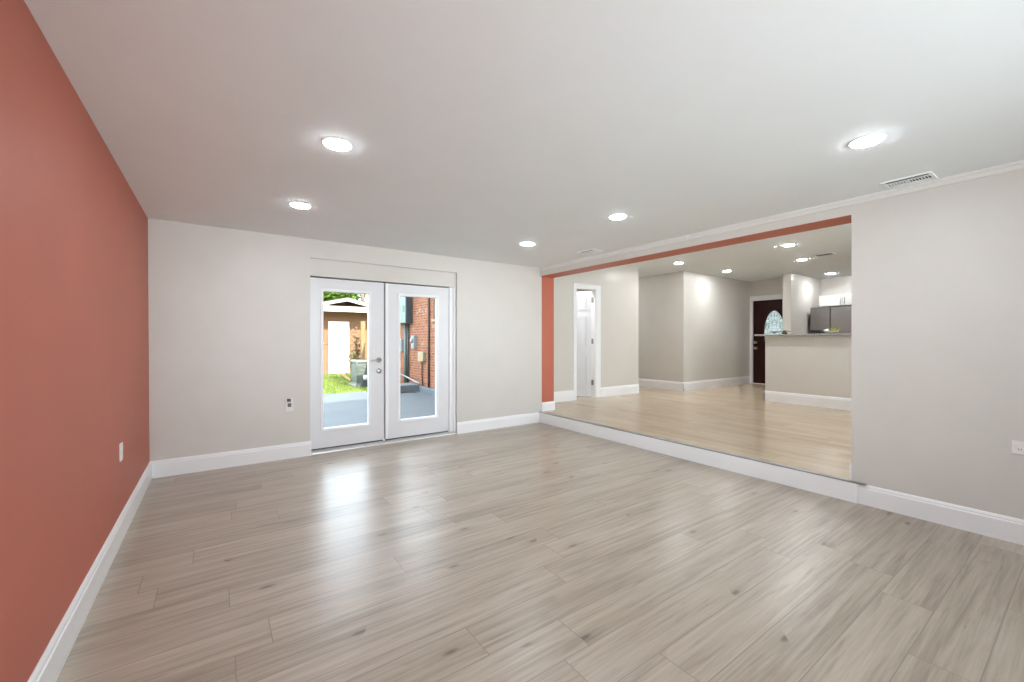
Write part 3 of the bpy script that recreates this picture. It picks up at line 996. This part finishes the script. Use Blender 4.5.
b = MB()
b.box((WX + .01, wy0, wz0), (WX + .07, wy0 + .05, wz1)).box((WX + .01, wy1 - .05, wz0), (WX + .07, wy1, wz1))
b.box((WX + .01, wy0 + .05, wz0), (WX + .07, wy1 - .05, wz0 + .05)).box((WX + .01, wy0 + .05, wz1 - .05), (WX + .07, wy1 - .05, wz1))
b.build('window_frame', 'pipe', w)
MB().box((WX + .045, wy0 + .05, wz0 + .05), (WX + .05, wy1 - .05, wz1 - .05)).build('pane', 'panelgrey', w)
MB().box((WX - .05, wy0 - .05, wz0 - .06), (WX + .05, wy1 + .05, wz0)).build('sill', 'boxcream', w)

# patio, step slab, curb
S(MB().box((-2.5, YB + .13, G - .25), (WX, 11.70, G)).build('path', 'patio'), 'blue grey concrete patio outside the French doors', 'patio')
S(MB().box((-2.5, 11.70, G - .25), (WX, 11.78, G - .04)).build('kerb', 'panelgrey'), 'dark joint at the far edge of the patio', 'edging')
S(MB().box((3.42, 10.92, G - .02), (WX - .16, 11.55, .085)).build('step_slab', 'slab', bevel=.02), 'low pale concrete slab on the patio by the brick wall', 'slab')
S(MB().box((WX - .16, 9.0, G - .02), (WX + .01, 11.68, .03)).build('kerb.001', 'slab', bevel=.02), 'low concrete ledge at the foot of the brick wall', 'ledge')
o = MB().tube([(4.05 + .30 * math.cos(t * PI / 20), 10.66 + .13 * math.sin(t * PI / 20), G + .012) for t in range(-2, 26)], .013, 8).build('shadow_tube', 'black', smooth=True)  # dark tube laid as the curved shadow on the patio
tag(o, 'dark curved tube standing in for a shadow on the patio in front of the concrete slab', 'hose')
S(MB().box((-14, 11.78, G - .3), (26, 40, G - .02)).build('lawn', 'lawn'), 'sunny lawn between the patio and the brown house', 'lawn')
S(MB().box((-14, -8, G - .4), (26, 11.78, G - .26)).build('ground', 'soil'), 'bare earth around the house', 'ground')
b = MB()
random.seed(11)
for _ in range(9000):
    x, y = random.uniform(1.2, 5.0), random.uniform(11.8, 18.6)
    if x > WX - .15 or 3.4 < x < 4.25 and 13.0 < y < 14.05:
        continue
    hh = random.uniform(.03, .09)
    a = random.uniform(0, 2 * PI)
    dx, dy = .009 * math.cos(a), .009 * math.sin(a)
    lx, ly = random.gauss(0, .03), random.gauss(0, .03)
    b.bm.faces.new([b.bm.verts.new(p) for p in ((x - dx, y - dy, G - .022), (x + dx, y + dy, G - .022), (x + lx, y + ly, G - .02 + hh))])
o = b.build('grass', 'grass')
tag(o, 'short sunny green grass blades on the lawn', 'grass', None, 'stuff')

# electrical things on the brick wall
def on_wall(name, y0, y1, z0, z1, d, mat, label, cat, extra=None):
    o = empty(name, (WX, (y0 + y1) / 2, z0), label, cat)
    MB().box((WX - d, y0, z0), (WX + .002, y1, z1)).build('enclosure', mat, o, bevel=.008)
    return o
o = on_wall('electrical_panel', 11.76, 12.75, 1.80, 2.92, .20, 'panelgrey', 'tall electrical box with a pale teal cover and dark grey side on the brick wall', 'electrical box')
MB().box((WX - .222, 11.78, 1.82), (WX - .198, 12.73, 2.90)).build('cover', 'teal', o, bevel=.005)
MB().tube([(WX - .22, 11.90, 2.15), (WX - .25, 11.90, 2.15), (WX - .25, 11.90, 2.33)], .014, 8).build('switch_lever', 'boxgrey', o)
o = on_wall('meter_box', 11.44, 11.66, 1.07, 1.44, .10, 'boxgrey', 'light grey meter box below the tall electrical box', 'meter box')
MB().lathe([(0, -.16), (.05, -.155), (.065, -.135), (.07, -.10), (0, -.098)], 20, (WX, 11.55, 1.30), 'X').build('meter_dome', 'boxgrey', o, smooth=True)
MB().box((WX - .106, 11.47, 1.09), (WX - .098, 11.63, 1.18)).build('label_plate', 'boxgrey', o)
o = on_wall('junction_box', 10.80, 11.16, .72, .98, .10, 'boxcream', 'small cream weathered box low on the brick wall', 'junction box')
MB().tube([(WX - .04, 11.0, .72), (WX - .04, 11.0, .35), (WX - .02, 11.0, .05)], .018, 8).build('conduit', 'pipe', o)
o = on_wall('junction_box', 12.42, 12.66, .95, 1.32, .10, 'boxgrey', 'small pale box under the tall electrical box', 'junction box')
MB().box((WX - .108, 12.45, .98), (WX - .098, 12.63, 1.29)).build('cover', 'boxgrey', o)
o = MB().tube([(WX - .06, 12.20, 1.795), (WX - .06, 12.20, .9), (WX - .06, 12.20, G)], .045, 12).build('conduit_pipe', 'conduit', smooth=True)
tag(o, 'thick green grey conduit dropping from the electrical box', 'conduit')
o = MB().tube([(WX - .05, 12.02, 1.795), (WX - .05, 12.02, .9), (WX - .05, 12.02, G)], .030, 12).build('conduit_pipe', 'panelgrey', smooth=True)
tag(o, 'thin dark conduit running beside the thick green grey one', 'conduit')
o = MB().tube([(WX - .03, 10.56, 2.98), (WX - .03, 10.56, 1.5), (WX - .03, 10.56, .03)], .028, 10).build('drain_pipe', 'pipe', smooth=True)
tag(o, 'rusty dark vertical pipe on the brick wall beside the high window', 'pipe')
o = MB().tube([(WX - .15, 12.9, .32), (WX - .15, 12.0, .24), (WX - .15, 11.2, .14), (WX - .15, 10.9, .12)], .022, 10).build('drain_pipe', 'boxgrey', smooth=True)
tag(o, 'pale pipe slanting along the foot of the brick wall', 'pipe')

# air conditioner
ax0, ax1, ay0, ay1, az0, az1 = 3.48, 4.16, 13.18, 13.86, G + .04, .685
S(MB().box((3.42, 13.12, G - .05), (4.22, 13.92, G + .04)).build('slab_pad', 'pad', bevel=.01), 'small concrete pad under the air conditioner', 'pad')
o = empty('air_conditioner', ((ax0 + ax1) / 2, (ay0 + ay1) / 2, az0), 'grey green outdoor air conditioner unit on the lawn', 'air conditioner')
MB().box((ax0 + .03, ay0 + .03, az0 + .02), (ax1 - .03, ay1 - .03, az1 - .06)).build('coil', 'accoil', o)
b = MB()
for k in range(13):
    z = az0 + .08 + k * .042
    b.box((ax0, ay0, z), (ax1, ay0 + .012, z + .022)).box((ax0, ay1 - .012, z), (ax1, ay1, z + .022))
    b.box((ax0, ay0 + .012, z), (ax0 + .012, ay1 - .012, z + .022)).box((ax1 - .012, ay0 + .012, z), (ax1, ay1 - .012, z + .022))
for x in (ax0, ax1 - .03):
    for y in (ay0, ay1 - .03):
        b.box((x, y, az0), (x + .03, y + .03, az1 - .05))
b.build('louvre_cage', 'acpaint', o)
MB().box((ax0 - .005, ay0 - .005, az0), (ax1 + .005, ay1 + .005, az0 + .06)).build('base_pan', 'acpaint', o)
MB().box((ax0 - .012, ay0 - .012, az1 - .07), (ax1 + .012, ay1 + .012, az1)).build('top_cover', 'boxgrey', o, bevel=.015)
b = MB()
cx, cy = (ax0 + ax1) / 2, (ay0 + ay1) / 2
for r_ in (.07, .12, .17, .22, .27):
    b.tube([(cx + r_ * math.cos(2 * PI * t / 28), cy + r_ * math.sin(2 * PI * t / 28), az1 + .012) for t in range(29)], .004, 6, False)
for k in range(6):
    a = k * PI / 6
    b.tube([(cx - .28 * math.cos(a), cy - .28 * math.sin(a), az1 + .008), (cx + .28 * math.cos(a), cy + .28 * math.sin(a), az1 + .008)], .004, 6)
b.build('fan_grille', 'black', o)
b = MB()
for k in range(4):
    b.tube([(3.76 + (.19 - .012 * k) * math.cos(2 * PI * t / 30), 13.02 + .03 * k * .2 + (.10) * math.sin(2 * PI * t / 30), G + .03 + .045 * k) for t in range(31)], .024, 8, False)
o = b.build('hose_coil', 'black', smooth=True)
tag(o, 'black coiled hose on the lawn at the foot of the air conditioner', 'hose')
o = MB().lathe([(0, 0), (.055, 0), (.065, .10), (.06, .12), (.045, .13), (0, .13)], 16, (3.70, 13.02, G + .205)).build('bucket', 'pot', smooth=True)
tag(o, 'small white pail resting on the black coiled hose', 'bucket')

# plank, post, plants and the wire fence
o = MB().box((0, -.05, -.03), (.42, .05, .03)).build('timber_plank', 'oldwood', mtx=Matrix.Translation((3.10, 13.6, .30)) @ Matrix.Rotation(R(38), 4, 'Y'))
tag(o, 'weathered dark timber leaning beside the air conditioner', 'timber')
o = empty('fence_post', (3.94, 14.15, G), 'tan square timber post behind the air conditioner', 'post')
MB().box((3.88, 14.09, G - .05), (4.00, 14.21, 1.90)).build('post_shaft', 'post', o)
MB().prism([(3.875, 14.085, 1.90), (4.005, 14.085, 1.90), (4.005, 14.215, 1.90), (3.875, 14.215, 1.90)], (0, 0, .03)).build('post_cap', 'post', o, bevel=.01)
def shrub(x, y, hgt, n, mat, label, sp, size, stems=7):
    o = empty('shrub', (x, y, G), label, 'shrub')
    b = MB()
    for k in range(stems):
        a = random.uniform(0, 2 * PI)
        q = random.uniform(.2, 1) * sp
        b.tube([(x, y, G - .03), (x + q * .4 * math.cos(a), y + q * .4 * math.sin(a), G + hgt * .5), (x + q * math.cos(a), y + q * math.sin(a), G + hgt * random.uniform(.8, 1))], [.016, .011, .005], 6)
    b.build('stem', 'straw', o)
    leaves(MB(), (x, y, G + hgt * .62), n, (sp * .5, sp * .5, hgt * .2), size, .6).build('foliage', mat, o)
    return o
random.seed(21)
shrub(3.90, 14.74, 1.75, 260, 'leafbrown', 'tall dry brown plant behind the air conditioner', .20, .13)
shrub(3.64, 14.20, 1.15, 220, 'leafdk', 'dark olive shrub at the near corner of the air conditioner', .15, .11)
shrub(4.56, 14.62, 1.45, 260, 'leafbrown', 'dry brown plant on the other side of the tan post', .20, .13)
FYY = 15.4
o = empty('wire_fence', (3.4, FYY, G), 'grey chain link fence crossing the lawn before the brown house', 'fence')
MB().tube([(-2.0, FYY, 1.17), (7.4, FYY, 1.17)], .014, 8).build('top_rail', 'panelgrey', o)
for x in (-2.0, .35, 2.7, 5.05, 7.4):
    MB().tube([(x, FYY + .03, G - .1), (x, FYY + .03, 1.2)], .028, 8).build('post', 'panelgrey', o)
b = MB()
for k in range(62):
    x = -2.0 + k * .152
    for sgn in (1, -1):
        xa, xb = x, x + sgn * 1.2
        za, zb = G, 1.15
        if xb > 7.4:
            f = (7.4 - xa) / (xb - xa); xb = 7.4; zb = za + f * (zb - za)
        if xb < -2.0:
            f = (-2.0 - xa) / (xb - xa); xb = -2.0; zb = za + f * (zb - za)
        if abs(xb - xa) > .02:
            b.tube([(xa, FYY - .01, za), (xb, FYY - .01, zb)], .001, 4, False)
b.build('wire_mesh', 'conduit', o)

# ------------------------------------------------------------------ brown house
HY = 18.75
o = empty('house', (4.35, HY, G), 'low brown stucco house with a cream gable across the lawn', 'house')
hx0, hx1, pk, sl = 2.0, 6.7, 3.01, .235
zg = lambda x: pk - .14 - sl * abs(x - 4.35)
b = MB()
b.prism([(hx0, HY, G - .1), (hx1, HY, G - .1), (hx1, HY, zg(hx1)), (4.35, HY, zg(4.35)), (hx0, HY, zg(hx0))], (0, 5.0, 0))
b.build('wall', 'stucco', o)
MB().box((hx0 - .45, HY - .90, 2.46), (hx1 + .45, HY - .80, 2.675)).build('fascia', 'fascia', o)
MB().box((hx0 - .45, HY - .80, 2.62), (hx1 + .45, HY + .01, 2.675)).build('soffit', 'stucco', o)
b = MB()
for s in (-1, 1):
    xe = 4.35 + s * 2.9
    zt, ze = pk, pk - sl * 2.9
    b.prism([(4.35, HY - .93, zt), (xe, HY - .93, ze), (xe, HY - .93, ze - .11), (4.35, HY - .93, zt - .11)], (0, .08, 0))
b.build('rake_board', 'fascia', o)
b = MB()
for s in (-1, 1):
    xe = 4.35 + s * 2.95
    zt, ze = pk + .03, pk + .03 - sl * 2.95
    b.prism([(4.35, HY - .95, zt), (xe, HY - .95, ze), (xe, HY - .95, ze - .05), (4.35, HY - .95, zt - .05)], (0, 6.2, 0))
b.build('roof', 'shingle', o)
MB().prism([(hx0 + .3, HY - .06, 2.64), (hx1 - .3, HY - .06, 2.64), (4.35, HY - .06, pk - .12)], (0, .07, 0)).build('gable_infill', 'stucco', o)
d = MB().box((3.86, HY - .05, G), (4.57, HY + .01, 2.03)).build('door', 'white', o)
b = MB()
b.box((3.80, HY - .07, G), (3.86, HY + .01, 2.09)).box((4.57, HY - .07, G), (4.63, HY + .01, 2.09)).box((3.86, HY - .07, 2.03), (4.57, HY + .01, 2.09))
b.build('door_casing', 'white', d)
b = MB()
for za, zb in ((.1, .85), (1.0, 1.85)):
    for xa, xb in ((3.93, 4.18), (4.25, 4.50)):
        b.box((xa, HY - .058, za), (xb, HY - .048, zb))
b.build('door_panel', 'white', d)
MB().lathe([(0, -.11), (.025, -.105), (.03, -.09), (.012, -.075), (.012, -.05), (0, -.05)], 14, (4.52, HY, .95), 'Y').build('door_knob', 'nickel', d, smooth=True)

# ------------------------------------------------------------------ trees beyond
def tree(x, y, hgt, crown, n, mat, label, trunk=.14):
    o = empty('tree', (x, y, G), label, 'tree', 'trees behind the brown house')
    MB().tube([(x, y, G - .1), (x + .1, y, G + hgt * .35), (x - .05, y + .1, G + hgt * .7)], [trunk, trunk * .8, trunk * .4], 10).build('trunk', 'bark', o)
    b = MB()
    for k in range(7):
        cx_ = x + random.uniform(-1, 1) * crown * .7
        cy_ = y + random.uniform(-1, 1) * crown * .5
        cz_ = G + hgt * random.uniform(.48, .95)
        leaves(b, (cx_, cy_, cz_), n // 7, (crown * .32, crown * .32, crown * .26), .30, .6)
    b.build('crown', mat, o)
    return o
random.seed(5)
tree(5.5, 27.2, 5.7, 1.25, 5200, 'leaf', 'bright green tree above the near slope of the brown house roof')
tree(7.6, 32.0, 6.4, 1.3, 5200, 'leaf', 'bright green tree above the ridge of the brown house roof')
tree(13.0, 34.5, 6.2, 1.2, 2400, 'leafdk', 'olive tree beyond the bare leaning trunk')
tree(0.6, 28.5, 5.6, 1.25, 2400, 'leafdk', 'olive tree standing past the near end of the brown house')
o = empty('tree', (7.35, 24.6, G), 'bare dark leaning tree trunk against the pale sky behind the house', 'tree')
MB().tube([(7.75, 24.6, G - .1), (7.6, 24.6, 2.2), (7.2, 24.6, 3.0), (6.85, 24.6, 3.6), (6.65, 24.6, 4.6)], [.16, .15, .13, .11, .07], 10).build('trunk', 'bark', o, smooth=True)
b = MB()
b.tube([(7.2, 24.6, 3.0), (7.7, 24.6, 3.7), (8.1, 24.7, 4.6)], [.08, .06, .03], 8)
b.tube([(6.85, 24.6, 3.6), (7.1, 24.6, 4.2), (7.5, 24.6, 4.9)], [.06, .045, .02], 8)
b.build('branch', 'bark', o, smooth=True)
